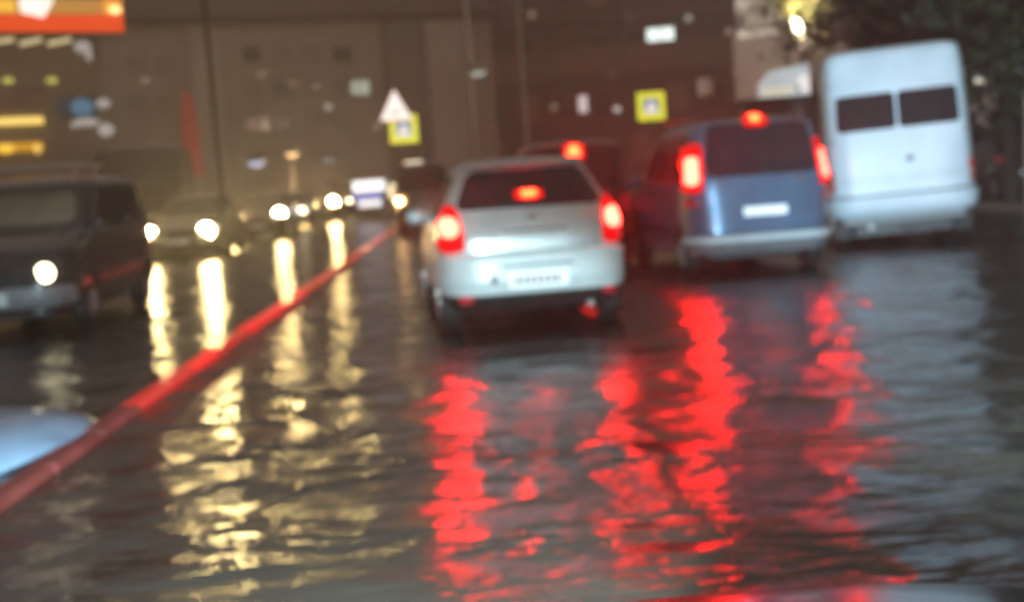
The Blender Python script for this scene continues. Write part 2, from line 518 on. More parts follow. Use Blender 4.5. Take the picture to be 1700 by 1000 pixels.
# ---- the silver hatchback straight ahead
def hatchback(loc, rz):
    root = empty('hatchback', loc, rz, 'silver hatchback with lit brake lamps straight ahead, its tail nearest of all', 'car', 'cars queuing ahead')
    S = Shell([(0.24, 0.16, 3.72, 0.76, 6), (0.34, 0.04, 3.82, 0.83, 6), (0.50, 0.0, 3.85, 0.845, 6), (0.68, 0.02, 3.82, 0.85, 6),
               (0.72, 0.07, 3.74, 0.848, 6), (0.84, 0.07, 3.2, 0.845, 6), (0.92, 0.095, 3.0, 0.835, 6), (0.98, 0.12, 2.85, 0.825, 5.5), (1.08, 0.17, 2.65, 0.80, 5.5),
               (1.30, 0.33, 2.22, 0.675, 5), (1.44, 0.45, 1.95, 0.595, 5), (1.50, 0.50, 1.82, 0.55, 4.5), (1.535, 0.70, 1.65, 0.43, 4), (1.55, 0.95, 1.4, 0.2, 3)])
    S.body().build('body', M['silver'], root, True)
    bp = S.patch('rear', 0.375, 0.695, -0.83, 0.83, 0.09, 0.045, 30, 10).build('bumper', M['silver'], root, True)
    S.patch('rear', 0.245, 0.385, -0.81, 0.81, 0.03, 0.04, 24, 4).build('bumper_skirt', M['plastic'], root, True)
    S.patch('rear', 0.592, 0.610, -0.32, 0.32, 0.006, 0.050, 16, 3).build('bumper_groove', M['plastic'], bp)
    S.patch('rear', 0.47, 0.53, -0.42, -0.35, 0.03, 0.050, 6, 4).build('tow_cover', M['grey_trim'], bp)
    S.patch('rear', 0.702, 0.722, -0.66, 0.66, 0.008, 0.010, 24, 3).build('tailgate_gap', M['plastic'], root)
    S.patch('rear', 0.735, 1.075, (-0.60, -0.66), (0.60, 0.66), 0.05, 0.014, 24, 10).build('tailgate', M['silver_gloss'], root, True)
    S.patch('rear', 0.405, 0.565, -0.33, 0.33, 0.03, 0.048, 16, 6).build('plate_recess', M['silver'], root, True)
    S.patch('rear', 0.425, 0.537, -0.26, 0.26, 0.008, 0.056, 16, 5).build('licence_plate', M['plate'], root)
    for k in range(7):
        S.patch('rear', 0.455, 0.51, -0.21+0.06*k, -0.175+0.06*k, 0.008, 0.058, 3, 3).build('plate_mark', M['grey_trim'], root)
    S.patch('rear', 0.882, 0.904, -0.30, 0.30, 0.01, 0.034, 16, 3).build('tailgate_handle', M['chrome'], root, True)
    S.patch('rear', 0.99, 1.03, -0.045, 0.045, 0.02, 0.020, 8, 5).build('badge', M['chrome'], root, True)
    rw = S.patch('rear', 1.10, 1.43, (-0.66, -0.51), (0.66, 0.51), 0.07, 0.010, 24, 10).build('rear_window', M['glass'], root, True)
    MB().tube([S.on('rear', 0.02, 1.10)+Vector((0, -0.03, 0)), S.on('rear', 0.05, 1.13)+Vector((0, -0.03, 0)), S.on('rear', 0.42, 1.19)+Vector((0, -0.025, 0))], 0.009, 6).build('wiper', M['plastic'], root)
    S.patch('rear', 1.44, 1.49, -0.52, 0.52, 0.02, 0.05, 20, 4).build('roof_spoiler', M['silver'], root, True)
    lamp(S, root, 'high_brake_lamp', 'rear', 1.165, 1.245, -0.13, 0.13, M['red_lens'], M['red_bulb_high'], (1.185, 1.23), -0.07, 0.07, 0.03, 0.016)
    for sg in (-1, 1):
        lamp(S, root, 'tail_lamp', 'rear', 0.745, 1.15, (sg*0.585, sg*0.645), (sg*0.825, sg*0.74), M['red_lens'], M['red_bulb'],
             (0.87, 1.045), sg*0.635, sg*0.775, 0.08, 0.03)
        S.patch('rear', 0.335, 0.375, sg*0.56, sg*0.66, 0.01, 0.055, 6, 4).build('reflector', M['red_dim'], root)
        face = 'right' if sg > 0 else 'left'
        S.patch(face, 1.0, 1.41, (0.62, 0.80), (1.42, 1.42), 0.05, 0.008).build('side_window', M['glass'], root, True)
        S.patch(face, 1.0, 1.41, (1.48, 1.48), (2.45, 1.86), 0.05, 0.008).build('side_window', M['glass'], root, True)
        S.patch(face, 0.86, 0.89, 0.95, 1.12, 0.01, 0.03, 8, 3).build('door_handle', M['plastic'], root, True)
        S.patch(face, 0.86, 0.89, 1.95, 2.12, 0.01, 0.03, 8, 3).build('door_handle', M['plastic'], root, True)
        mirror(root, sg*0.82, 2.42, 1.03, M['silver'])
        lamp(S, root, 'headlamp', 'front', 0.62, 0.74, sg*0.48, sg*0.78, M['screen'])
    S.patch('front', 1.0, 1.40, (-0.72, -0.60), (0.72, 0.60), 0.06, 0.008, 20, 8).build('windscreen', M['screen'], root, True)
    running_gear(S, root, 0.72, 3.10, 0.29)
    MB().tube([(0.45, 0.0, 0.23), (0.45, 0.4, 0.24)], 0.026, 10).build('exhaust_pipe', M['rim'], root)
    return root

c = P(888, 380, 11.2)
hb = hatchback((c.x, 11.2, 0), R(4.5))

# ---- the blue MPV
def mpv(loc, rz):
    root = empty('minivan', loc, rz, 'steel blue minivan with tall lit tail lamps beside the white van', 'car', 'cars queuing ahead')
    S = Shell([(0.28, 0.14, 4.35, 0.80, 7), (0.38, 0.03, 4.45, 0.86, 7), (0.55, 0.0, 4.45, 0.875, 7), (0.80, 0.02, 4.38, 0.88, 7),
               (0.92, 0.03, 4.15, 0.88, 7), (1.05, 0.04, 3.55, 0.875, 7), (1.15, 0.05, 3.35, 0.865, 7), (1.60, 0.14, 2.75, 0.79, 7),
               (1.78, 0.20, 2.45, 0.74, 7), (1.85, 0.26, 2.25, 0.69, 6), (1.89, 0.42, 2.05, 0.58, 5), (1.90, 0.7, 1.7, 0.3, 4)])
    S.body().build('body', M['blue'], root, True)
    S.patch('rear', 0.30, 0.52, -0.85, 0.85, 0.06, 0.05, 30, 8).build('bumper', M['grey_trim'], root, True)
    S.patch('rear', 0.43, 0.505, -0.84, 0.84, 0.03, 0.062, 30, 5).build('bumper_strip', M['grey_white'], root, True)
    S.patch('rear', 0.545, 1.18, (-0.68, -0.66), (0.68, 0.66), 0.05, 0.012, 24, 10).build('tailgate', M['blue'], root, True)
    S.patch('rear', 1.20, 1.82, (-0.67, -0.60), (0.67, 0.60), 0.10, 0.014, 24, 10).build('rear_window', M['glass'], root, True)
    S.patch('rear', 0.70, 0.86, -0.32, 0.32, 0.02, 0.016, 16, 5).build('plate_recess', M['blue'], root, True)
    S.patch('rear', 0.715, 0.825, -0.26, 0.26, 0.008, 0.026, 12, 4).build('licence_plate', M['plate'], root)
    S.patch('rear', 0.895, 0.925, -0.34, 0.34, 0.01, 0.035, 16, 3).build('tailgate_handle', M['blue'], root, True)
    S.patch('rear', 1.10, 1.15, 0.40, 0.50, 0.02, 0.020, 8, 5).build('badge', M['chrome'], root, True)
    MB().tube([S.on('rear', 0.0, 1.27)+Vector((0, -0.035, 0)), S.on('rear', 0.05, 1.30)+Vector((0, -0.035, 0)), S.on('rear', 0.45, 1.36)+Vector((0, -0.03, 0))], 0.010, 6).build('wiper', M['plastic'], root)
    lamp(S, root, 'high_brake_lamp', 'rear', 1.775, 1.875, -0.15, 0.13, M['red_lens'], M['red_bulb_high'], (1.805, 1.86), -0.075, 0.045, 0.04, 0.06)
    for sg in (-1, 1):
        lamp(S, root, 'tail_lamp', 'rear', 1.02, 1.62, (sg*0.70, sg*0.66), (sg*0.862, sg*0.785), M['red_lens'], M['red_bulb'],
             (1.12, 1.46), (sg*0.725, sg*0.705), (sg*0.83, sg*0.79), 0.06, 0.03)
        S.patch('rear', 0.86, 0.95, sg*0.76, sg*0.85, 0.03, 0.03, 6, 4).build('reflector', M['red_dim'], root)
        face = 'right' if sg > 0 else 'left'
        S.patch(face, 1.16, 1.70, (0.30, 0.42), (1.12, 1.12), 0.06, 0.008).build('side_window', M['glass'], root, True)
        S.patch(face, 1.16, 1.70, 1.18, 2.05, 0.05, 0.008).build('side_window', M['glass'], root, True)
        S.patch(face, 1.16, 1.70, (2.11, 2.11), (3.10, 2.45), 0.05, 0.008).build('side_window', M['glass'], root, True)
        S.patch(face, 0.98, 1.01, 1.22, 1.42, 0.01, 0.03, 8, 3).build('door_handle', M['plastic'], root, True)
        S.patch(face, 0.98, 1.01, 2.20, 2.40, 0.01, 0.03, 8, 3).build('door_handle', M['plastic'], root, True)
        S.patch(face, 0.52, 0.60, 1.12, 3.1, 0.02, 0.015, 20, 4).build('side_moulding', M['plastic'], root)
        MB().tube([(sg*0.66, 0.55, 1.885), (sg*0.67, 0.60, 1.93), (sg*0.67, 2.0, 1.93), (sg*0.66, 2.05, 1.87)], 0.016, 6).build('roof_rail', M['steel'], root, True)
        mirror(root, sg*0.86, 3.0, 1.2, M['blue'])
        lamp(S, root, 'headlamp', 'front', 0.72, 0.90, sg*0.50, sg*0.80, M['screen'])
    S.patch('front', 1.20, 1.72, (-0.76, -0.66), (0.76, 0.66), 0.06, 0.008, 20, 8).build('windscreen', M['screen'], root, True)
    running_gear(S, root, 0.78, 3.62, 0.31)
    return root

c = P(1270, 330, 15.4)
mv = mpv((c.x, 15.4, 0), R(3.5))
mv.scale = (1.03, 1, 1)

# ---- the tall white van
def white_van(loc, rz):
    root = empty('delivery_van', loc, rz, 'tall white delivery van with two dark square rear door windows', 'van', 'cars queuing ahead')
    S = Shell([(0.50, 0.10, 5.40, 0.92, 9), (0.58, 0.02, 5.55, 0.97, 9), (0.80, 0.0, 5.60, 0.985, 9), (1.0, 0.01, 5.55, 0.985, 9), (1.15, 0.015, 5.20, 0.982, 9),
               (1.35, 0.02, 4.75, 0.98, 9), (1.9, 0.05, 4.25, 0.962, 9), (2.2, 0.07, 3.95, 0.95, 9), (2.60, 0.10, 3.5, 0.93, 9), (2.76, 0.12, 3.3, 0.915, 8),
               (2.83, 0.17, 3.1, 0.88, 8), (2.86, 0.32, 2.8, 0.78, 6)])
    S.body().build('body', M['white'], root, True)
    bp = S.patch('rear', 0.53, 0.76, -0.96, 0.96, 0.05, 0.07, 30, 8).build('bumper', M['white'], root, True)
    S.patch('rear', 0.765, 0.79, -0.95, 0.95, 0.008, 0.006, 24, 3).build('sill_gap', M['plastic'], root)
    for sg in (-1, 1):
        dr = S.patch('rear', 0.80, 2.56, (sg*0.014, sg*0.014), (sg*0.84, sg*0.80), 0.05, 0.014, 16, 14).build('rear_door', M['white'], root, True)
        S.patch('rear', 1.70, 2.21, (sg*0.016, sg*0.016), (sg*0.79, sg*0.775), 0.06, 0.022, 14, 8).build('rear_window', M['glass'], root, True)
        S.patch('rear', 0.99, 1.01, sg*0.05, sg*0.80, 0.006, 0.020, 14, 3).build('door_crease', M['grey_white'], dr)
        for zz in (0.95, 1.55, 2.35):
            S.patch('rear', zz, zz+0.09, sg*0.83, sg*0.88, 0.01, 0.03, 4, 3).build('hinge', M['grey_white'], dr)
        lamp(S, root, 'tail_lamp', 'rear', 0.88, 1.18, sg*0.875, sg*0.97, M['red_dim'], None, r=0.03)
        face = 'right' if sg > 0 else 'left'
        S.patch(face, 1.45, 2.15, 3.05, (4.35, 3.85), 0.06, 0.008).build('side_window', M['glass'], root, True)
        S.patch(face, 0.72, 0.80, 0.3, 3.9, 0.02, 0.015, 24, 4).build('side_moulding', M['grey_trim'], root)
        MB().tube([(sg*0.95, 3.95, 1.5), (sg*1.12, 3.95, 1.52)], 0.02, 6).box(sg*1.16-0.06, sg*1.16+0.06, 3.90, 3.98, 1.38, 1.72, 0.02).build('side_mirror', M['plastic'], root)
        lamp(S, root, 'headlamp', 'front', 0.82, 1.02, sg*0.6, sg*0.9, M['screen'])
    S.patch('rear', 1.22, 1.30, 0.07, 0.17, 0.02, 0.035, 6, 4).build('door_handle', M['grey_trim'], root, True)
    S.patch('front', 1.42, 2.2, (-0.85, -0.76), (0.85, 0.76), 0.06, 0.008, 20, 8).build('windscreen', M['screen'], root, True)
    running_gear(S, root, 1.05, 4.55, 0.34, 0.22)
    MB().box(-0.80, 0.80, 0.18, 0.30, 0.36, 0.52, 0.015).build('underrun_bar', M['grey_trim'], root)
    MB().tube([(-0.45, 0.12, 0.33), (-0.45, 0.9, 0.36)], 0.035, 10).build('exhaust_pipe', M['steel'], root)
    MB().tube([(-0.8, 1.05, 0.36), (0.8, 1.05, 0.36)], 0.05, 10).ball((0, 1.05, 0.36), 0.15, 0.15, 0.14).build('rear_axle', M['plastic'], root)
    for sg in (-1, 1):
        MB().box(sg*0.80-0.12, sg*0.80+0.12, 0.62, 0.635, 0.16, 0.55, 0.005).build('mud_flap', M['rubber'], root)
    return root

c = P(1492, 330, 18.4)
vr = white_van((c.x, 18.1, 0), R(-15))
vr.scale = (1.05, 1.0, 1.0)
vr.location.z = 0.0
vr.rotation_euler = (0, R(-2.2), R(-15))

# ---- a plain dark car or van, seen from its tail or its nose
def dark_vehicle(name, loc, rz, label, cat, paint, height, half=0.86, van=False, tail=False, nose=False, group=None, bulbs=None, high=False, hz=0.68, hx=0.66, hr=0.085, lens='head_lens'):
    root = empty(name, loc, rz, label, cat, group)
    k = height
    if van:
        rows = [(0.30, 0.10, 4.5, half-0.06, 7), (0.42, 0.02, 4.6, half-0.01, 7), (0.7, 0.0, 4.6, half, 7), (0.95, 0.02, 4.4, half, 7), (1.1, 0.04, 3.9, half-0.01, 7),
                (k*0.62, 0.06, 3.7, half-0.03, 7), (k*0.93, 0.18, 2.9, half-0.12, 7), (k*0.97, 0.26, 2.7, half-0.18, 6), (k*0.99, 0.42, 2.4, half-0.3, 5), (k, 0.8, 2.0, half-0.5, 4)]
        z_g0, z_g1 = max(1.12, k*0.60), k*0.92
        ws = (3.25, 2.75)
    else:
        rows = [(0.22, 0.16, 4.15, half-0.07, 6), (0.34, 0.04, 4.28, half-0.01, 6), (0.55, 0.0, 4.3, half, 6), (0.72, 0.03, 4.2, half, 6), (0.88, 0.06, 3.35, half-0.01, 6),
                (0.98, 0.30, 3.0, half-0.03, 5.5), (k*0.84, 0.85, 2.45, half-0.15, 5), (k*0.95, 1.05, 2.15, half-0.21, 5), (k*0.985, 1.2, 1.95, half-0.3, 4.5), (k, 1.45, 1.7, half-0.55, 3)]
        z_g0, z_g1 = 1.0, k*0.94
        ws = (2.6, 2.1)
    S = Shell(rows)
    S.body(K=64, rowsn=44).build('body', paint, root, True)
    hw = half
    S.patch('rear', 0.30, 0.56, -hw*0.96, hw*0.96, 0.06, 0.04, 24, 6).build('rear_bumper', paint, root, True)
    S.patch('front', 0.28, 0.55, -hw*0.96, hw*0.96, 0.06, 0.04, 24, 6).build('front_bumper', paint, root, True)
    S.patch('front', 0.58, 0.70, -0.42, 0.42, 0.03, 0.02, 16, 4).build('grille', M['plastic'], root, True)
    S.patch('front', 0.40, 0.51, -0.26, 0.26, 0.008, 0.05, 12, 4).build('licence_plate', M['grey_white'], root)
    g0 = S.at(z_g0)[2]-0.09
    g1 = S.at(z_g1)[2]-0.09
    S.patch('rear', z_g0, z_g1, (-g0, -g1), (g0, g1), 0.07, 0.008, 20, 8).build('rear_window', M['glass'], root, True)
    S.patch('front', z_g0, z_g1, (-g0, -g1), (g0, g1), 0.07, 0.008, 20, 8).build('windscreen', M['screen'], root, True)
    yr0, yf0 = S.at(z_g0)[:2]
    yr1, yf1 = S.at(z_g1)[:2]
    for sg in (-1, 1):
        face = 'right' if sg > 0 else 'left'
        ym = (yr1+yf1)/2
        S.patch(face, z_g0+0.02, z_g1-0.02, (yr0+0.3, yr1+0.2), (ym-0.04, ym-0.04), 0.05, 0.008).build('side_window', M['glass'], root, True)
        S.patch(face, z_g0+0.02, z_g1-0.02, (ym+0.04, ym+0.04), (yf0-0.3, yf1-0.15), 0.05, 0.008).build('side_window', M['glass'], root, True)
        mirror(root, sg*(S.at(z_g0)[2]+0.01), yf0-0.35, z_g0+0.06, paint)
        if nose:
            o = lamp(S, root, 'headlamp', 'front', hz-0.11, hz+0.11, sg*(hx-0.16), sg*min(hw-0.03, hx+0.16), M[lens], r=0.05)
            p = S.on('front', sg*hx, hz)
            MB().ball((p.x, p.y+0.02, p.z), hr, 0.05, hr, 14, 8).build('bulb', bulbs or M['head_bulb'], o, True)
        else:
            lamp(S, root, 'headlamp', 'front', 0.60, 0.76, sg*(hw-0.36), sg*(hw-0.05), M['screen'], r=0.05)
        if tail:
            lamp(S, root, 'tail_lamp', 'rear', 0.78, 1.02, sg*(hw-0.22), sg*(hw-0.04), M['red_lens'] if tail == 2 else M['red_dim'], M['red_bulb'] if tail == 2 else None,
                 (0.84, 0.94), sg*(hw-0.17), sg*(hw-0.09), 0.05)
        else:
            lamp(S, root, 'tail_lamp', 'rear', 0.72, 0.86, sg*(hw-0.30), sg*(hw-0.06), M['red_dim'], r=0.05)
    if high:
        lamp(S, root, 'high_brake_lamp', 'rear', z_g1-0.16, z_g1+0.07, -0.15, 0.17, M['red_lens'], M['red_bulb_high'], (z_g1-0.12, z_g1+0.03), -0.08, 0.10, 0.05, 0.03)
    running_gear(S, root, 0.85, 3.45, 0.31)
    return root, S

# dark SUV beyond the hatchback, with its high brake lamp shining over the hatchback's roof
c = P(958, 330, 18.5)
o, S_ = dark_vehicle('dark_estate', (c.x, 18.5, 0), R(0), 'dark maroon tall car half hidden behind the silver hatchback, high brake lamp lit', 'car', M['maroon'], 1.86, 0.86, van=True, tail=1, high=True, group='cars queuing ahead')
# dark van with an amber indicator further on
c = P(704, 360, 36)
o, S_ = dark_vehicle('dark_minibus', (c.x, 36, 0), R(0), 'dark minibus far ahead left of the silver hatchback with amber lamp', 'van', M['graphite'], 2.0, 0.80, van=True, tail=1, group='cars queuing ahead')
q = lamp(S_, o, 'indicator', 'rear', 0.82, 1.12, -0.78, -0.45, M['amber_dim'], M['amber'], (0.88, 1.04), -0.72, -0.54)
MB().box(-0.45, 0.05, 0.5, 0.7, 2.0, 2.06, 0.01).build('roof_glint', M['head_lens'], o)  # glowing bar stands in for a white roof highlight

# oncoming traffic
def oncoming(px, D, label, paint, height, van=False, name='oncoming_car', cat='car', **kw):
    c = P(px, 350, D)
    return dark_vehicle(name, (c.x, D+0.0, 0), R(180), label, cat, paint, height, van=van, nose=True, group='oncoming cars with headlamps on', **kw)
M['rack'] = mat('pale_rack_bar', (0.75, 0.72, 0.68), 0.35, 0.3, var=0.1, vscale=8)
M['screen_pale'] = mat('sheen_windscreen', (0.26, 0.25, 0.19), 0.25, 0.0, var=0.35, vscale=3, spec=0.8)  # pale colour stands in for the sheen reflected off the glass

# nearest oncoming van, left edge of the picture
c = P(72, 450, 14.0)
o, S_ = oncoming(60, 14.0, 'nearest oncoming dark van at the left edge with pale roof rack', M['dark'], 1.80, van=True, name='oncoming_van', cat='van', hz=0.70, hx=0.66, hr=0.10, lens='screen', bulbs=M['head_near'])
o.location = (c.x-0.66, 14.0+4.6, 0)
for y in (3.0, 2.2):
    mb = MB().box(-0.74, 0.74, y-0.035, y+0.035, 1.865, 1.905, 0.008)
    for sg in (-1, 1):
        mb.tube([(sg*0.60, y, 1.70), (sg*0.66, y, 1.87)], 0.02, 6)
    mb.build('roof_rack_bar', M['rack'], o)
S_.patch('front', 1.21, 1.56, (-0.70, -0.62), (0.70, 0.62), 0.08, 0.014, 18, 8).build('sheen_screen', M['screen_pale'], o, True)
S_.patch('front', 0.36, 0.56, -0.82, 0.60, 0.05, 0.048, 18, 5).build('bumper_trim', M['grey_trim'], o, True)
S_.patch('left', 0.50, 0.58, 3.55, 3.75, 0.03, 0.014, 8, 4).build('flank_glint', M['red_dim'], o)  # added red patch in place of brake lamps mirrored in the flank

c = P(304, 393, 30)
o, S_ = oncoming(304, 30, 'oncoming graphite car with glaring headlamps between the dark van and bus', M['graphite'], 1.5, hz=0.66, hx=0.66, hr=0.17)
o.location = (c.x, 30+4.3, 0)
o.rotation_euler.z = R(178)
c = P(425, 360, 40)
o, S_ = oncoming(425, 40, 'oncoming dark car with round headlamps right of the graphite car', M['dark'], 1.48, hz=0.78, hx=0.66, hr=0.17, bulbs=M['head_far'])
o.location = (c.x, 40+4.3, 0)
c = P(526, 340, 58)
o, S_ = oncoming(526, 58, 'farthest oncoming car, small with dazzling headlamps', M['maroon'], 1.5, hz=0.88, hx=0.64, hr=0.21, bulbs=M['head_far'])
o.location = (c.x, 58+4.3, 0)
c = P(470, 345, 49)
o, S_ = oncoming(470, 49, 'oncoming dark blue car tucked between the two farthest headlamp pairs', M['blue'], 1.5, hz=0.72, hx=0.66, hr=0.13, bulbs=M['head_near'])
o.location = (c.x, 49+4.3, 0)
c = P(576, 335, 50)
o, S_ = oncoming(576, 68, 'tiny oncoming maroon van left of the backlit panel', M['maroon'], 2.0, van=True, name='oncoming_van', cat='van', hz=0.80, hx=0.62, hr=0.13, bulbs=M['head_near'])
o.location = (P(560, 335, 70).x, 70+4.6, 0)
c = P(205, 330, 37)
o, S_ = dark_vehicle('coach', (c.x, 37+4.6, 0), R(180), 'tall unlit dark bus standing behind the oncoming graphite car', 'bus', M['dark'], 3.15, 1.28, van=True, group=None, hz=0.8)

# parked car at the far right
c = P(1672, 292, 30)
o, S_ = dark_vehicle('parked_car', (c.x+0.5, 29, 0.05), R(4), 'dark car parked on the right verge under the trees', 'car', M['dark'], 1.5, tail=1)
for dx in (-0.55, 0.15):
    MB().box(dx-0.10, dx+0.10, -0.055, -0.03, 0.62, 0.70, 0.008).build('reverse_lamp', M['plate'], o)

# own car: the bonnet at the lower edge of the picture
def own_car():
    root = empty('foreground_car', (0.33, 0, 0), 0, 'glossy black car bonnet along the bottom edge of the picture', 'car')
    S = Shell([(0.22, -2.4, 1.72, 0.80, 4), (0.34, -2.5, 1.80, 0.84, 4), (0.55, -2.5, 1.84, 0.86, 3.2), (0.70, -2.45, 1.82, 0.86, 2.9),
               (0.76, -2.4, 1.74, 0.855, 2.8), (0.79, -2.35, 1.64, 0.85, 2.8), (0.823, -2.3, 1.44, 0.84, 2.8), (0.862, -2.25, 1.18, 0.82, 2.9),
               (0.90, -2.2, 0.86, 0.80, 3), (0.93, -2.1, 0.62, 0.76, 3), (0.945, -2.0, 0.45, 0.70, 3)])
    S.body(K=120, rowsn=90).build('body', M['bonnet'], root, True)
    S.patch('front', 0.36, 0.54, -0.62, 0.62, 0.08, 0.02, 20, 6).build('grille', M['plastic'], root, True)
    for sg in (-1, 1):
        lamp(S, root, 'headlamp', 'front', 0.56, 0.70, sg*0.44, sg*0.76, M['screen'], r=0.05)
    running_gear(S, root, -1.7, 1.05, 0.31)
    return root
oc = own_car()
# its dipped headlamps, which light the tails of the vehicles ahead
for x, watts, ang, wide, up, bl in ((-0.30, 4500, 6, 66, -26.0, 0.22), (1.02, 12000, -20.5, 33, 3.0, 0.85)):
    L = bpy.data.lights.new('dipped_beam', 'SPOT')
    L.energy = watts
    L.color = (0.68, 0.93, 1.0) if x < 0 else (0.58, 0.87, 1.0)
    L.spot_size = R(wide)
    L.spot_blend = bl
    L.shadow_soft_size = 0.07
    lo = bpy.data.objects.new('dipped_beam', L)
    COL.objects.link(lo)
    lo.location = (x, 1.90, 0.54)
    lo.rotation_euler = (R(90+up), 0, R(ang))

# ------------------------------------------------------------------ red lane strip, some segments given a made-up glow
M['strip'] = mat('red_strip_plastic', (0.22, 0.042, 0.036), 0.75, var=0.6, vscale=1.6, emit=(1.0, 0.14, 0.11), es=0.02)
M['strip_glow'] = glow('red_strip_bright_glow', (1.0, 0.02, 0.018), 0.75)  # added glow brightens the strip, which holds no lamps
M['strip_mid'] = glow('red_strip_faint_glow', (1.0, 0.045, 0.035), 0.42)
a0, a1 = G(-40, 862), G(652, 383)
st = empty('lane_divider', (0, 0, 0), 0, 'long low red lane divider strip across the flooded road on the left', 'lane divider')
dirv = (a1-a0).normalized()
per = Vector((dirv.y, -dirv.x, 0))
def strip_piece(t0, t1, w, h):
    v, f = [], []
    prof = [(-w/2, 0.002), (-w/2, h*0.55), (-w*0.3, h), (w*0.3, h), (w/2, h*0.55), (w/2, 0.002)]
    n = len(prof)
    for t in (t0, t1):
        b = a0+(a1-a0)*t
        v += [b+per*x+Vector((0, 0, z)) for x, z in prof]
    for i in range(n-1):
        f.append((i, i+1, i+1+n, i+n))
    f += [tuple(range(n-1, -1, -1)), tuple(range(n, 2*n))]
    return MB().add(v, f)
def tpix(px):                        # where along the strip a picture column falls
    best, bt = 1e9, 0
    inv = ROT.transposed()
    for i in range(2001):
        t = i/2000
        r = inv @ (a0+(a1-a0)*t-EYE)
        x = 850-F*r.x/r.z
        if abs(x-px) < best:
            best, bt = abs(x-px), t
    return bt
def colpx(t):                        # picture column of a place along the strip
    r = ROT.transposed() @ (a0+(a1-a0)*t-EYE)
    return 850-F*r.x/r.z
LEN = (a1-a0).length
t = 0.0
while t < 1:
    l = 0.9 if t*LEN < 14 else 2.4
    t1 = min(1.0, t+l/LEN)
    cpx = colpx((t+t1)/2)
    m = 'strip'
    for (xa, xb, mm) in ((235, 300, 'strip_mid'), (300, 362, 'strip_glow'), (362, 400, 'strip_mid'), (400, 498, 'strip_glow'), (498, 700, 'strip_mid')):
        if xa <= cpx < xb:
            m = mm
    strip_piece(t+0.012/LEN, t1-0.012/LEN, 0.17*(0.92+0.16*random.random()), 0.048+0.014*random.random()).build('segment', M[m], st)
    t = t1

# added low mound standing in for a pale blue reflection beyond the strip
M['blue_sheen'] = mat('blue_sheen_tint', (0.22, 0.34, 0.50), 0.5, var=0.5, vscale=2.2, coat=0.3, bump=0.003, bscale=30)
v, f = [], []
n, m = 48, 12
for i in range(m+1):
    a = math.pi/2*i/m
    for j in range(n):
        q = 2*math.pi*j/n
        rr = math.cos(a)**0.8
        v.append((0.90*rr*math.copysign(abs(math.cos(q))**0.8, math.cos(q)), 1.0*rr*math.copysign(abs(math.sin(q))**0.8, math.sin(q)), 0.19*math.sin(a)-0.01))
for i in range(m):
    for j in range(n):
        k = (j+1) % n
        f.append((i*n+j, i*n+k, i*n+n+k, i*n+n+j))
f.append(tuple(range(m*n, m*n+n)))
o = MB().add(v, f).build('blue_sheen_mound', M['blue_sheen'], None, True, (-3.15, 7.55, 0))
tag(o, 'low rounded pale blue mound added for the sheen on the wet road beside the red strip', 'road sheen')

# ------------------------------------------------------------------ signs and lamps
M['sign_white'] = glow('sign_white_face', (1.0, 0.93, 0.86), 1.25)  # sign faces given a glow in place of returned headlamp light
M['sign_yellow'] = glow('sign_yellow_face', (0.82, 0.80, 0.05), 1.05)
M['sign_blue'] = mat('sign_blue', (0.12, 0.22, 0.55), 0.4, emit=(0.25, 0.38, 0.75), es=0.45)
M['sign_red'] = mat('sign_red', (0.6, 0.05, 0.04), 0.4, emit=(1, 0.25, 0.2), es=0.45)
M['ink'] = mat('sign_black_ink', (0.02, 0.02, 0.02), 0.5, var=0.1)
M['sign_back'] = mat('sign_back', (0.25, 0.25, 0.25), 0.5, 0.5, var=0.2)

def figure(mb, cx, cz, h, y):
    """walking figure, flat relief"""
    s = h
    mb.prism([(cx-0.05*s+0.06*s*math.cos(a), cz+0.42*s+0.07*s*math.sin(a)) for a in np.linspace(0, 2*math.pi, 12)[:-1]], y-0.003, y)
    mb.prism([(cx-0.10*s, cz+0.02*s), (cx+0.06*s, cz+0.02*s), (cx+0.05*s, cz+0.33*s), (cx-0.10*s, cz+0.33*s)], y-0.003, y)
    mb.prism([(cx-0.26*s, cz-0.42*s), (cx-0.17*s, cz-0.42*s), (cx+0.0*s, cz+0.01*s), (cx-0.10*s, cz+0.01*s)], y-0.003, y)
    mb.prism([(cx+0.14*s, cz-0.42*s), (cx+0.23*s, cz-0.42*s), (cx+0.07*s, cz+0.01*s), (cx-0.02*s, cz+0.01*s)], y-0.003, y)
    mb.prism([(cx+0.06*s, cz+0.28*s), (cx+0.26*s, cz+0.08*s), (cx+0.23*s, cz+0.04*s), (cx+0.05*s, cz+0.20*s)], y-0.003, y)

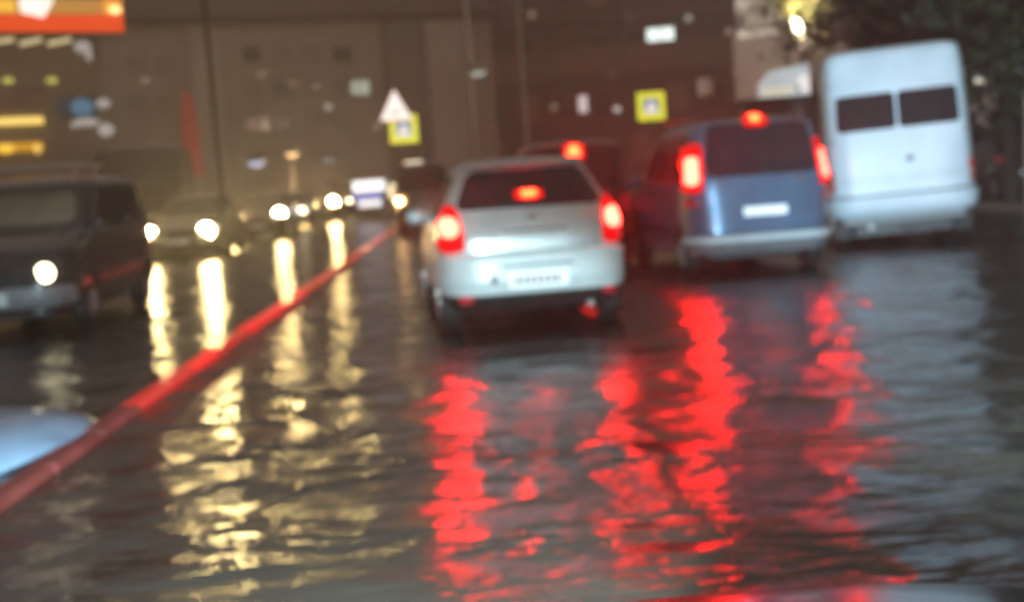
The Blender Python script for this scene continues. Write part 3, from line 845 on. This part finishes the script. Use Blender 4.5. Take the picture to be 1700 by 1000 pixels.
def crossing_sign(px, py, D, label, tri, size, lean=0.0):
    c = P(px, py, D)
    root = empty('crossing_sign', (c.x, D, 0), 0, label, 'road sign', 'yellow pedestrian crossing signs')
    MB().tube([(0, 0.06, 0), (0, 0.06, c.z+size*(1.5 if tri else 0.62))], 0.05, 10).build('pole', M['steel'], root, True)
    h = size/2
    a = MB().box(-h, h, 0.0, 0.022, c.z-h, c.z+h, 0.008).build('yellow_board', M['sign_yellow'], root)
    q = h*0.56
    b = MB().box(-q, q, -0.004, 0.0, c.z-q, c.z+q).build('blue_square', M['sign_blue'], root)
    MB().prism([(-q*0.82, c.z-q*0.80), (q*0.82, c.z-q*0.80), (0, c.z+q*0.86)], -0.007, -0.004).build('white_triangle', M['sign_white'], b)
    mb = MB()
    figure(mb, 0.0, c.z-q*0.18, q*0.95, -0.0075)
    mb.build('walker', M['ink'], b)
    if tri:
        t = tri/2
        zb = c.z+h*0.62
        H = tri*0.95
        dx = -size*0.24
        def tr(k):
            zc = zb+H*0.36
            return [(dx+(x*k), zc+(z-zc)*k) for x, z in ((-t, zb), (t, zb), (0, zb+H))]
        w = MB().prism(tr(1.0), -0.030, -0.012).build('warning_triangle', M['sign_red'], root)
        MB().prism(tr(0.93), -0.033, -0.030).build('white_face', M['sign_white'], w)
        mb = MB()
        for k in (-0.10, 0.09):
            figure(mb, dx+k, zb+H*0.26, H*0.30, -0.0335)
        mb.build('children_figures', M['sign_red'], w)
    return root
crossing_sign(670, 214, 43, 'yellow pedestrian crossing sign under a white warning triangle', 1.12, 0.92)
crossing_sign(1081, 176, 43, 'yellow pedestrian crossing sign without a triangle, above the blue minivan roof', 0, 0.92)

def street_lamp(px, py, D, top, label, col, e, power, reach=-0.9, rad=0.16):
    c = P(px, py, D)
    bx = c.x-reach
    root = empty('street_lamp', (bx, D, 0), 0, label, 'street lamp', 'street lamps')
    zt = c.z+0.25 if top is None else P(px, top, D).z
    MB().tube([(0, 0, 0), (0, 0, 1.2), (0, 0, zt)], [0.11, 0.085, 0.055], 12).build('pole', M['pole_pale'], root, True)
    MB().tube([(0, 0, c.z+0.05), (reach*0.5, 0, c.z+0.22), (reach, 0, c.z+0.14)], 0.03, 8).build('arm', M['pole_pale'], root, True)
    hd = MB().ball((reach, 0, c.z+0.08), rad*1.5, rad*1.1, rad*0.6).build('lamp_head', M['steel'], root, True)
    g = glow('street_lamp_glass', col, e)
    MB().ball((reach, 0, c.z-0.02), rad*1.1, rad*0.8, rad*0.7).build('lamp_glass', g, hd, True)
    if power:
        L = bpy.data.lights.new('street_light', 'POINT')
        L.energy, L.color, L.shadow_soft_size = power, col, 0.2
        lo = bpy.data.objects.new('street_light', L)
        COL.objects.link(lo)
        lo.location = (bx+reach, D-0.05, c.z-0.35)
    return root
street_lamp(1632, 131, 23, None, 'street lamp with warm white light right of the white van', (1.0, 0.93, 0.74), 0.8, 0, -0.8, 0.14)
street_lamp(793, 117, 50, -40, 'tall pale street lamp pole with hanging lamp above the silver hatchback', (0.80, 0.90, 0.84), 0.42, 0, 0.28, 0.30)
street_lamp(485, 254, 60, None, 'small amber street lamp far behind the oncoming dark car', (1.0, 0.62, 0.30), 2.0, 0, 0.05, 0.26)
street_lamp(425, 266, 52, None, 'low bluish white street lamp left of the amber one', (0.62, 0.74, 1.0), 0.9, 0, 0.3, 0.34)
street_lamp(545, 261, 66, None, 'dim bluish street lamp right of the amber one', (0.45, 0.50, 0.62), 0.32, 0, 0.3, 0.40)

# lit advertising panel on the traffic island
c0, c1 = P(582, 297, 55), P(644, 346, 55)
root = empty('light_box', ((c0.x+c1.x)/2, 55, 0), 0, 'white backlit advertising panel with a blue band beside the lane divider', 'illuminated sign')
hw = (c1.x-c0.x)/2
zt, zb = 1.35+17/2150*55, 1.35-31/2150*55
MB().box(-hw, hw, 0, 0.22, zb, zt, 0.02).build('cabinet', M['plastic'], root)
MB().box(-hw+0.05, hw-0.05, -0.012, 0.0, zt-0.52, zt-0.05).build('white_panel', glow('light_box_white', (1.0, 0.98, 0.95), 1.6), root)
MB().box(-hw+0.05, hw-0.22, -0.012, 0.0, zt-0.86, zt-0.54).build('blue_panel', glow('light_box_blue', (0.24, 0.27, 0.75), 0.75), root)
MB().box(-hw+0.25, hw-0.25, -0.012, 0.0, zb+0.05, zt-0.88).build('lower_panel', glow('light_box_lower', (0.95, 0.97, 1.0), 1.2), root)
for sx in (-0.55, 0.55):
    MB().box(sx-0.05, sx+0.05, 0.05, 0.15, 0, zb, 0.01).build('leg', M['steel'], root)
c = P(652, 318, 56)
root = empty('marker_lamp', (c.x, 56, 0), 0, 'short post with a warm round lamp right of the backlit panel', 'lamp')
MB().tube([(0, 0, 0), (0, 0, c.z-0.15)], 0.05, 10).build('post', M['steel'], root, True)
MB().ball((0, 0, c.z), 0.22, 0.22, 0.36).build('globe', glow('marker_globe', (1.0, 0.82, 0.50), 1.5), root, True)

# thin plain poles
for (px, top, D, m, r, lab) in ((366, -30, 32, 'bark', 0.07, 'thin dark lamp post beside the red banner'), (880, -30, 58, 'pole_pale', 0.06, 'thin reddish pole in front of the brown apartment block')):
    c = P(px, 300, D)
    zt = P(px, top, D).z
    o = MB().tube([(0, 0, 0), (0, 0, 0.9), (0, 0, 0.95), (0, 0, zt)], [r*1.7, r*1.7, r, r*0.75], 12).build('utility_pole', M[m], None, True, (c.x, D, 0))
    tag(o, lab, 'pole')

# red banner on a stand
c = P(315, 215, 46)
root = empty('banner', (c.x, 46, 0), R(4), 'tall narrow faded red banner on a pole at the left roadside', 'banner')
zt, zb = P(315, 150, 46).z, P(315, 292, 46).z
v, f = [], []
for i in range(13):
    z = zb+(zt-zb)*i/12
    k = 0.34 if i < 9 else 0.34-0.05*(i-8)
    for j in range(5):
        x = -k+2*k*j/4
        v.append((x, 0.05*math.sin(x*7+i*0.6), z))
for i in range(12):
    for j in range(4):
        f.append((i*5+j, i*5+j+1, i*5+6+j, i*5+5+j))
mb = MB().add(v, f)
o = mb.build('cloth', mat('red_banner_cloth', (0.72, 0.13, 0.16), 0.7, var=0.3, vscale=1.5, emit=None), root, True)
so = o.modifiers.new('thickness', 'SOLIDIFY'); so.thickness = 0.01
MB().tube([(-0.36, 0.02, 0), (-0.36, 0.02, zt+0.1)], 0.03, 8).build('pole', M['steel'], root, True)

# ------------------------------------------------------------------ buildings
M['plaster'] = mat('tan_plaster', (0.42, 0.355, 0.315), 0.85, var=0.22, vscale=0.25, bump=0.01, bscale=8)
M['plaster_dark'] = mat('grey_brown_plaster', (0.24, 0.21, 0.20), 0.85, var=0.2, vscale=0.3)
M['plaster_light'] = mat('pale_stone', (0.50, 0.44, 0.41), 0.85, var=0.2, vscale=0.3)
M['brick'] = mat('brown_brick', (0.20, 0.155, 0.15), 0.9, var=0.3, vscale=0.3, bump=0.01, bscale=10)
M['brick_light'] = mat('tan_brick', (0.30, 0.23, 0.195), 0.9, var=0.25, vscale=0.3)
M['grey_wall'] = mat('pale_grey_wall', (0.66, 0.60, 0.58), 0.85, var=0.2, vscale=0.2)
M['roofing'] = mat('dark_roof_sheet', (0.13, 0.085, 0.075), 0.7, var=0.3, vscale=0.4)
M['pane'] = mat('dark_pane', (0.10, 0.08, 0.075), 0.2, var=0.3, vscale=0.8)
M['pane_tan'] = mat('curtained_pane', (0.34, 0.27, 0.22), 0.3, var=0.3, vscale=0.8)
M['frame'] = mat('window_frame', (0.36, 0.30, 0.26), 0.6, var=0.15)
M['lit_green'] = glow('lit_window_greenish', (0.60, 0.66, 0.54), 0.62)
M['lit_white'] = glow('lit_window_white', (0.84, 1.0, 0.93), 1.7)
M['lit_warm'] = glow('lit_window_warm', (0.55, 0.42, 0.34), 0.42)
M['lit_pink'] = glow('lit_window_pink', (1.0, 0.86, 0.86), 0.95)

def bframe(pxa, Da, pxb, Db):
    a, b = P(pxa, 300, Da), P(pxb, 300, Db)
    a, b = Vector((a.x, a.y, 0)), Vector((b.x, b.y, 0))
    return a, (b-a).length, math.atan2(b.y-a.y, b.x-a.x)

class Block:
    def __init__(s, name, pxa, Da, pxb, Db, H, depth, wallm, label):
        s.a, s.w, s.rz = bframe(pxa, Da, pxb, Db)
        s.H = H
        s.root = empty(name, s.a, s.rz, label, 'building')
        MB().box(0, s.w, 0, depth, 0, H).build('wall', wallm, s.root)
    def hit(s, px, py):
        """facade coordinates (along, height) under a picture point"""
        r = ROT @ Vector(((px-850)/F, (500-py)/F, -1))
        n = Vector((-math.sin(s.rz), math.cos(s.rz), 0))
        t = (s.a-EYE).dot(n)/r.dot(n)
        p = EYE+r*t-s.a
        return p.x*math.cos(s.rz)+p.y*math.sin(s.rz), p.z
    def window(s, u0, u1, z0, z1, pane, frame=None):
        mb = MB()
        t = 0.09
        mb.box(u0-t, u1+t, -0.06, 0.0, z0-t, z0).box(u0-t, u1+t, -0.06, 0.0, z1, z1+t)
        mb.box(u0-t, u0, -0.06, 0.0, z0, z1).box(u1, u1+t, -0.06, 0.0, z0, z1)
        um = (u0+u1)/2
        mb.box(um-0.03, um+0.03, -0.05, -0.02, z0, z1)
        o = mb.build('window', frame or M['frame'], s.root)
        MB().box(u0, u1, -0.018, -0.004, z0, z1).build('pane', pane, o)
        return o
    def window_px(s, x0, y0, x1, y1, pane):
        ua, za = s.hit(x0, y1)
        ub, zb_ = s.hit(x1, y0)
        return s.window(ua, ub, min(za, zb_), max(za, zb_), pane)
    def slab(s, name, u0, u1, z0, z1, out, m, y1=0.0):
        return MB().box(u0, u1, -out, y1, z0, z1, min(0.02, (z1-z0)/4)).build(name, m, s.root)

# long tan building closing the view
A = Block('long_building', 150, 74, 832, 82, P(400, 38, 77).z, 12, M['plaster'], 'long low tan building with a dark roof across the far end of the road')
A.slab('cornice', -0.4, A.w+0.4, A.H-0.02, A.H+0.35, 0.5, M['roofing'], 12.4)
v = [(-0.5, -0.6, A.H+0.35), (A.w+0.5, -0.6, A.H+0.35), (A.w+0.5, 12.5, A.H+0.35), (-0.5, 12.5, A.H+0.35), (1.5, 5.9, A.H+4.8), (A.w-1.5, 5.9, A.H+4.8)]
MB().add(v, [(0, 1, 5, 4), (1, 2, 5), (2, 3, 4, 5), (3, 0, 4), (3, 2, 1, 0)]).build('roof', M['roofing'], A.root)
u0, _ = A.hit(640, 150); u1, _ = A.hit(706, 150)
A.slab('bay', u0, u1, 0, A.H-0.06, 0.35, M['plaster_dark'])
u0, _ = A.hit(710, 150); u1, _ = A.hit(772, 150)
A.slab('bay', u0, u1, 0, A.H-0.06, 0.28, M['plaster_light'])
u0, _ = A.hit(318, 150); u1, _ = A.hit(368, 150)
A.slab('bay', u0, u1, 0, A.H-0.06, 0.3, M['plaster_light'])
A.window_px(581, 133, 612, 158, M['lit_green'])
for px in (405, 455, 505, 555):
    for (ya, yb) in ((78, 102), (133, 158), (190, 216)):
        A.window_px(px, ya, px+26, yb, M['pane_tan'] if (px+ya) % 3 else M['pane'])
for (px, ya) in ((478, 134), (519, 138)):
    A.window_px(px+1, ya, px+12, ya+10, M['lit_warm'])
A.window_px(410, 196, 446, 218, M['lit_warm'])
for (px, ya, w_, k) in ((236, 128, 10, 'lit_warm'), (430, 118, 9, 'lit_warm'), (620, 205, 9, 'lit_warm'), (540, 172, 10, 'lit_green'), (668, 92, 9, 'lit_warm'), (744, 224, 11, 'lit_green')):
    A.window_px(px, ya, px+w_, ya+w_*1.1, M[k])
for (px, ya) in ((216, 95), (262, 95), (216, 160), (262, 160)):
    A.window_px(px, ya, px+26, ya+26, M['pane_tan'])
u, z = A.hit(300, 60)
MB().box(u-0.5, u+0.5, 3.0, 4.0, A.H+0.4, A.H+4.4, 0.03).build('chimney', M['brick'], A.root)

# brown brick apartment block on the right
B = Block('apartment_block', 790, 92, 1300, 88, 19.5, 14, M['brick'], 'tall brown brick apartment block behind the queue of vehicles')
zz0 = B.hit(900, 130)[1]
B.slab('storey_band', 0, B.w, zz0-0.1, zz0+1.9, 0.10, M['brick_light'])
B.slab('storey_band', 0, B.w, 11.9, 12.15, 0.16, M['brick_light'])
B.slab('plinth', 0, B.w, 0, 1.1, 0.12, M['plaster_dark'])
B.slab('cornice', -0.3, B.w+0.3, B.H, B.H+0.5, 0.5, M['roofing'], 14.3)
for i in range(8):
    for j, (z0, z1) in enumerate(((2.2, 3.9), (5.3, 7.0), (9.2, 10.9), (13.0, 14.7), (16.2, 17.9))):
        u = 1.6+i*(B.w-3.2)/7
        x_skip = (i in (2, 5, 6) and j in (2,)) or (i == 6 and j == 2)
        if x_skip:
            continue
        B.window(u-0.6, u+0.6, z0, z1, M['pane'] if (i*3+j*5) % 4 else M['pane_tan'])
B.window_px(1076, 44, 1118, 92, M['lit_white'])
B.window_px(962, 158, 974, 187, M['lit_pink'])
B.window_px(1160, 130, 1180, 158, M['lit_warm'])
B.window_px(906, 112, 924, 128, M['lit_warm'])
B.window_px(1174, 78, 1190, 90, M['lit_warm'])
for (px, ya, w_, k) in ((852, 92, 11, 'lit_warm'), (878, 18, 10, 'lit_warm'), (915, 172, 10, 'lit_warm'), (1012, 112, 12, 'lit_warm'), (1020, 176, 9, 'lit_pink'), (1138, 24, 10, 'lit_green'), (1204, 46, 12, 'lit_warm'), (1216, 112, 9, 'lit_warm'), (1042, 20, 9, 'lit_warm')):
    B.window_px(px, ya, px+w_, ya+w_*1.1, M[k])

# pale grey house behind the trees on the right
Cb = Block('grey_house', 1236, 48, 1420, 46, 14.5, 10, M['grey_wall'], 'pale grey house wall glimpsed left of the trees above the white van')
Cb.slab('balcony', 0.6, 4.0, P(1290, 84, 64).z-0.55, P(1290, 84, 64).z, 0.9, M['plaster_dark'])
Cb.slab('ground_floor', -0.1, Cb.w, 0, P(1290, 92, 64).z-0.6, 0.25, M['brick'])
Cb.window_px(1299, 22, 1316, 58, M['pane'])
Cb.slab('cornice', -0.3, Cb.w+0.3, 14.5, 14.9, 0.4, M['roofing'], 10.3)
Cb.window_px(1252, 10, 1276, 44, M['pane_tan'])

# bright shop sign between minivan and van
c0, c1 = P(1258, 120, 40), P(1344, 168, 40)
root = empty('shop_kiosk', ((c0.x+c1.x)/2, 40, 0), R(-5), 'kiosk with a glowing white sign box beyond the blue minivan', 'kiosk')
w = (c1.x-c0.x)/2
za, zb = P(1300, 166, 40).z, P(1300, 108, 40).z
MB().box(-w-0.4, w+0.3, 0.0, 2.6, 0, za, 0.03).build('booth', M['plaster_dark'], root)
MB().box(-w-0.5, w+0.4, -0.25, 2.7, za, za+0.10, 0.02).build('roof', M['roofing'], root)
bx = MB()
bx.prism([(-w+0.02, za+0.12), (w, za+0.12), (w, zb), (-w+0.35, zb-0.18), (-w+0.02, zb-0.55)], -0.15, 0.15)
o = bx.build('sign_box', glow('kiosk_sign', (0.72, 0.80, 0.83), 0.62), root)
MB().box(w-0.34, w-0.04, -0.17, -0.152, za+0.2, zb-0.35).build('bright_panel', glow('kiosk_sign_bright', (1, 0.95, 0.95), 0.95), o)
MB().box(-w+0.1, w-0.5, -0.17, -0.152, za+0.16, za+0.40).build('cream_panel', glow('kiosk_sign_cream', (0.85, 0.82, 0.62), 0.75), o)
MB().box(-w+0.1, w-0.4, -0.03, -0.005, 1.0, 2.2).build('hatch', M['pane'], root)

# shop at the left with orange and red lit canopy
Sh = Block('shop', -190, 37, 186, 40, P(90, -20, 38).z, 6, M['plaster'], 'shop pavilion with glowing orange and red canopy at the upper left corner')
def shop_px(name, x0, y0, x1, y1, out, m, parent=None):
    ua, za = Sh.hit(x0, y1); ub, zb = Sh.hit(x1, y0)
    o = MB().box(ua, ub, -out, -out+0.08 if out > 0.2 else 0.0, min(za, zb), max(za, zb), 0.015).build(name, m, parent or Sh.root)
    return o
ua, za = Sh.hit(-180, 62); ub, zb = Sh.hit(186, 4)
zlo, zhi = Sh.hit(90, 60)[1], Sh.hit(90, -30)[1]
MB().box(-0.2, ub+0.05, -1.0, 0.0, zlo-0.05, zhi, 0.03).build('canopy', M['plaster_dark'], Sh.root)
zm = Sh.hit(90, 31)[1]
zt = Sh.hit(90, 6)[1]
def band(name, u0, u1, z0, z1, m, out=1.0):
    return MB().box(u0, u1, -out-0.06, -out-0.002, z0, z1, 0.012).build(name, m, Sh.root)
band('red_fascia', -0.2, ub, zlo, zm-0.02, glow('red_fascia', (0.95, 0.085, 0.012), 0.85))
band('amber_fascia', -0.2, ub-0.55, zm, zt, glow('amber_fascia', (0.62, 0.30, 0.07), 0.75))
band('amber_end', ub-0.53, ub, zm, zt, glow('amber_end', (1.0, 0.40, 0.06), 1.0))
u0 = Sh.hit(20, 10)[0]; u1 = Sh.hit(78, 10)[0]
MB().prism([(u0, zm+0.02), (u1-0.35, zm-0.12), (u1, zt), (u0, zt)], -1.10, -1.065).build('white_sign', glow('canopy_white_sign', (1.0, 0.97, 0.86), 1.2), Sh.root)
u0 = Sh.hit(-60, 10)[0]; u1 = Sh.hit(12, 10)[0]
MB().box(u0, u1, -1.10, -1.065, zm+0.05, zt-0.05).build('yellow_sign', glow('canopy_yellow_sign', (1.0, 0.55, 0.06), 1.0), Sh.root)
MB().ball((ub-0.22, -1.07, zm+0.12), 0.17, 0.06, 0.11).build('canopy_lamp', glow('canopy_lamp', (1.0, 0.62, 0.25), 2.5), Sh.root, True)
for (x0, x1) in ((-40, 18), (28, 64), (74, 112)):
    ua, za = Sh.hit(x0, 76); ub2, zb2 = Sh.hit(x1, 68)
    MB().tube([(ua, -0.45, za), (ub2, -0.45, zb2)], 0.065, 8).build('tube_light', glow('shop_tube', (0.95, 0.75, 0.42), 0.75), Sh.root, True)
for (x, y) in ((12, 134), (85, 134)):
    u, z = Sh.hit(x, y)
    MB().ball((u, -0.12, z), 0.17, 0.10, 0.08).build('down_light', glow('shop_downlight', (0.62, 0.58, 0.14), 0.9), Sh.root, True)
shop_px('yellow_strip_sign', -90, 194, 70, 211, 0.14, glow('yellow_strip', (1.0, 0.70, 0.17), 1.25))
shop_px('orange_sign', -90, 236, 70, 257, 0.14, glow('orange_sign', (0.75, 0.36, 0.02), 0.8))
u, z = Sh.hit(8, 247); MB().ball((u, -0.15, z), 0.24, 0.05, 0.15).build('sign_lamp', glow('orange_sign_lamp', (1.0, 0.60, 0.06), 1.1), Sh.root, True)
u, z = Sh.hit(60, 247); MB().ball((u, -0.15, z), 0.10, 0.05, 0.15).build('sign_lamp', glow('orange_sign_lamp_small', (1.0, 0.66, 0.14), 1.0), Sh.root, True)
shop_px('shop_window', -150, 140, 74, 190, 0.05, mat('pinkish_shop_pane', (0.44, 0.30, 0.28), 0.25, var=0.4, vscale=0.8))
bw = shop_px('poster', 98, 158, 160, 198, 0.06, mat('blue_poster', (0.16, 0.24, 0.40), 0.5, var=0.6, vscale=1.1))
u, z = Sh.hit(136, 178); MB().ball((u, -0.065, z), 0.34, 0.02, 0.26).build('poster_disc', glow('poster_disc', (0.055, 0.15, 0.24), 0.8), bw, True)
for (x, y, sx, sz) in ((136, 78, 0.26, 0.18), (146, 92, 0.10, 0.16), (170, 172, 0.22, 0.14), (142, 203, 0.40, 0.12), (175, 216, 0.24, 0.20), (122, 208, 0.10, 0.08)):
    u, z = Sh.hit(x, y)
    MB().ball((u, -0.10, z), sx, 0.06, sz, 10, 6).build('wall_light', glow('shop_wall_light', (0.42, 0.40, 0.38), 0.75), Sh.root, True)

# ------------------------------------------------------------------ trees and bushes
def foliage(n, cx, cy, cz, rx, ry, rz, clumps, size):
    mb = MB()
    v, f = [], []
    cs = []
    for _ in range(clumps):
        d = Vector(rng.normal(size=3)).normalized()*(rng.random()**0.45)
        cs.append((Vector((cx+d.x*rx, cy+d.y*ry, cz+d.z*rz)), 0.18+0.22*rng.random()))
    for i in range(n):
        c, k = cs[rng.integers(len(cs))]
        p = c+Vector(rng.normal(size=3))*k*min(rx, rz)*0.55
        a = Vector(rng.normal(size=3)).normalized()
        b = a.orthogonal().normalized()
        s_ = size*(0.6+0.8*rng.random())
        o = len(v)
        v += [p-a*s_, p+b*s_*0.45+Vector((0, 0, 0.1*s_)), p+a*s_, p-b*s_*0.45]
        f.append((o, o+1, o+2, o+3))
    return mb.add(v, f)

def tree(x, y, h, rx, rz, label, leafm, n=5000, size=0.13, name='tree', group='trees along the right side', lean=0.0, bare=0.35):
    root = empty(name, (x, y, 0), rng.random()*6, label, 'tree', group)
    mb = MB()
    zc = h-rz
    mb.tube([(0, 0, 0), (0.05, 0, h*0.25), (0.0, 0.08, h*0.55), (lean, 0, h*0.85)], [0.20, 0.15, 0.11, 0.04], 10)
    for k in range(9):
        a = k*2.4
        z0 = h*(bare+0.05*k)
        l = rx*(0.55+0.4*rng.random())
        mb.tube([(0, 0.03, z0), (l*0.5*math.cos(a), l*0.5*math.sin(a), z0+0.25*l), (l*math.cos(a), l*math.sin(a), z0+0.7*l)], [0.07, 0.045, 0.015], 6)
    mb.build('trunk', M['bark'], root, True)
    foliage(n, 0, 0, zc, rx, rx, rz, 46, size).build('crown', leafm, root)
    return root

def at(px, D):
    c = P(px, 300, D)
    return c.x, D
for (px, D, h, rx, rz, m, lab) in (
        (1470, 40, 9.5, 3.2, 3.6, 'leaf', 'dark leafy tree standing straight behind the white van'),
        (1590, 33, 8.5, 2.6, 3.3, 'leaf', 'dark tree just right of the white van roof'),
        (1680, 27, 8.0, 2.4, 3.2, 'leaf_brown', 'brownish dark tree at the right edge of the picture'),
        (1770, 22, 7.5, 2.4, 2.9, 'leaf', 'dark tree at the pavement partly cut by the right edge'),
        (1560, 52, 13, 4.0, 5.0, 'leaf_brown', 'tallest brownish tree far behind the white van'),
        (1700, 46, 13, 4.2, 5.2, 'leaf', 'tall dark tree far back at the right edge')):
    x, y = at(px, D)
    tree(x, y, h, rx, rz, lab, M[m])
x, y = at(1362, 44)
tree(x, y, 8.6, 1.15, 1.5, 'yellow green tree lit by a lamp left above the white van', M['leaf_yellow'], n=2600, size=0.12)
# lamp that lights it
c = P(1328, 50, 43)
root = empty('wall_lantern', (c.x, 43, 0), 0, 'bright cream lantern on a thin post under the yellow green tree', 'lamp')
MB().tube([(0, 0, 0), (0, 0, c.z-0.3)], 0.05, 10).build('post', M['pole_pale'], root, True)
mb = MB().prism([(-0.16, c.z-0.30), (0.22, c.z-0.38), (0.20, c.z-0.05), (-0.12, c.z+0.42), (-0.26, c.z+0.46)], -0.08, 0.08)
mb.build('shade', glow('lantern_shade', (0.92, 0.84, 0.62), 0.95), root)
L = bpy.data.lights.new('lantern_light', 'SPOT')
L.spot_size, L.spot_blend = R(150), 0.6
L.energy, L.color, L.shadow_soft_size = 3000, (1.0, 0.90, 0.68), 0.6
lo = bpy.data.objects.new('lantern_light', L)
COL.objects.link(lo)
lo.location = (c.x+0.1, 42.4, c.z+0.5)
lo.rotation_euler = (R(105), 0, 0)

def bush(px, D, r, h, label, m, group):
    x, y = at(px, D)
    root = empty('bush', (x, y, 0.05), 0, label, 'bush', group)
    mb = MB()
    for k in range(6):
        a = k*1.05
        mb.tube([(0, 0, 0), (r*0.3*math.cos(a), r*0.3*math.sin(a), h*0.4), (r*0.6*math.cos(a), r*0.6*math.sin(a), h*0.8)], [0.04, 0.03, 0.012], 6)
    mb.build('stems', M['bark'], root, True)
    foliage(2600, 0, 0, h*0.55, r, r, h*0.5, 30, 0.10).build('crown', M[m], root)
for (px, D, r, h, lab) in ((1640, 38, 1.6, 2.2, 'low dark bush behind the parked car, nearest the white van'),
                           (1700, 35, 1.8, 2.4, 'low dark bush at the right edge behind the parked car'),
                           (1585, 45, 1.9, 2.6, 'dark bush far behind the right flank of the white van')):
    bush(px, D, r, h, lab, 'leaf', 'bushes on the right verge')

# ------------------------------------------------------------------ rain haze
hm = bpy.data.materials.new('rain_haze')
hm.use_nodes = True
t = hm.node_tree
t.nodes.clear()
o_ = t.nodes.new('ShaderNodeOutputMaterial')
pv = t.nodes.new('ShaderNodeVolumePrincipled')
pv.inputs['Color'].default_value = (0.95, 0.90, 0.85, 1)
pv.inputs['Density'].default_value = 0.0042
pv.inputs['Anisotropy'].default_value = 0.78
t.links.new(pv.outputs[0], o_.inputs['Volume'])
tag(MB().box(-80, 80, -30, 130, -1.0, 30.0).build('haze', hm), kind='stuff')
SC.cycles.volume_bounces = 1
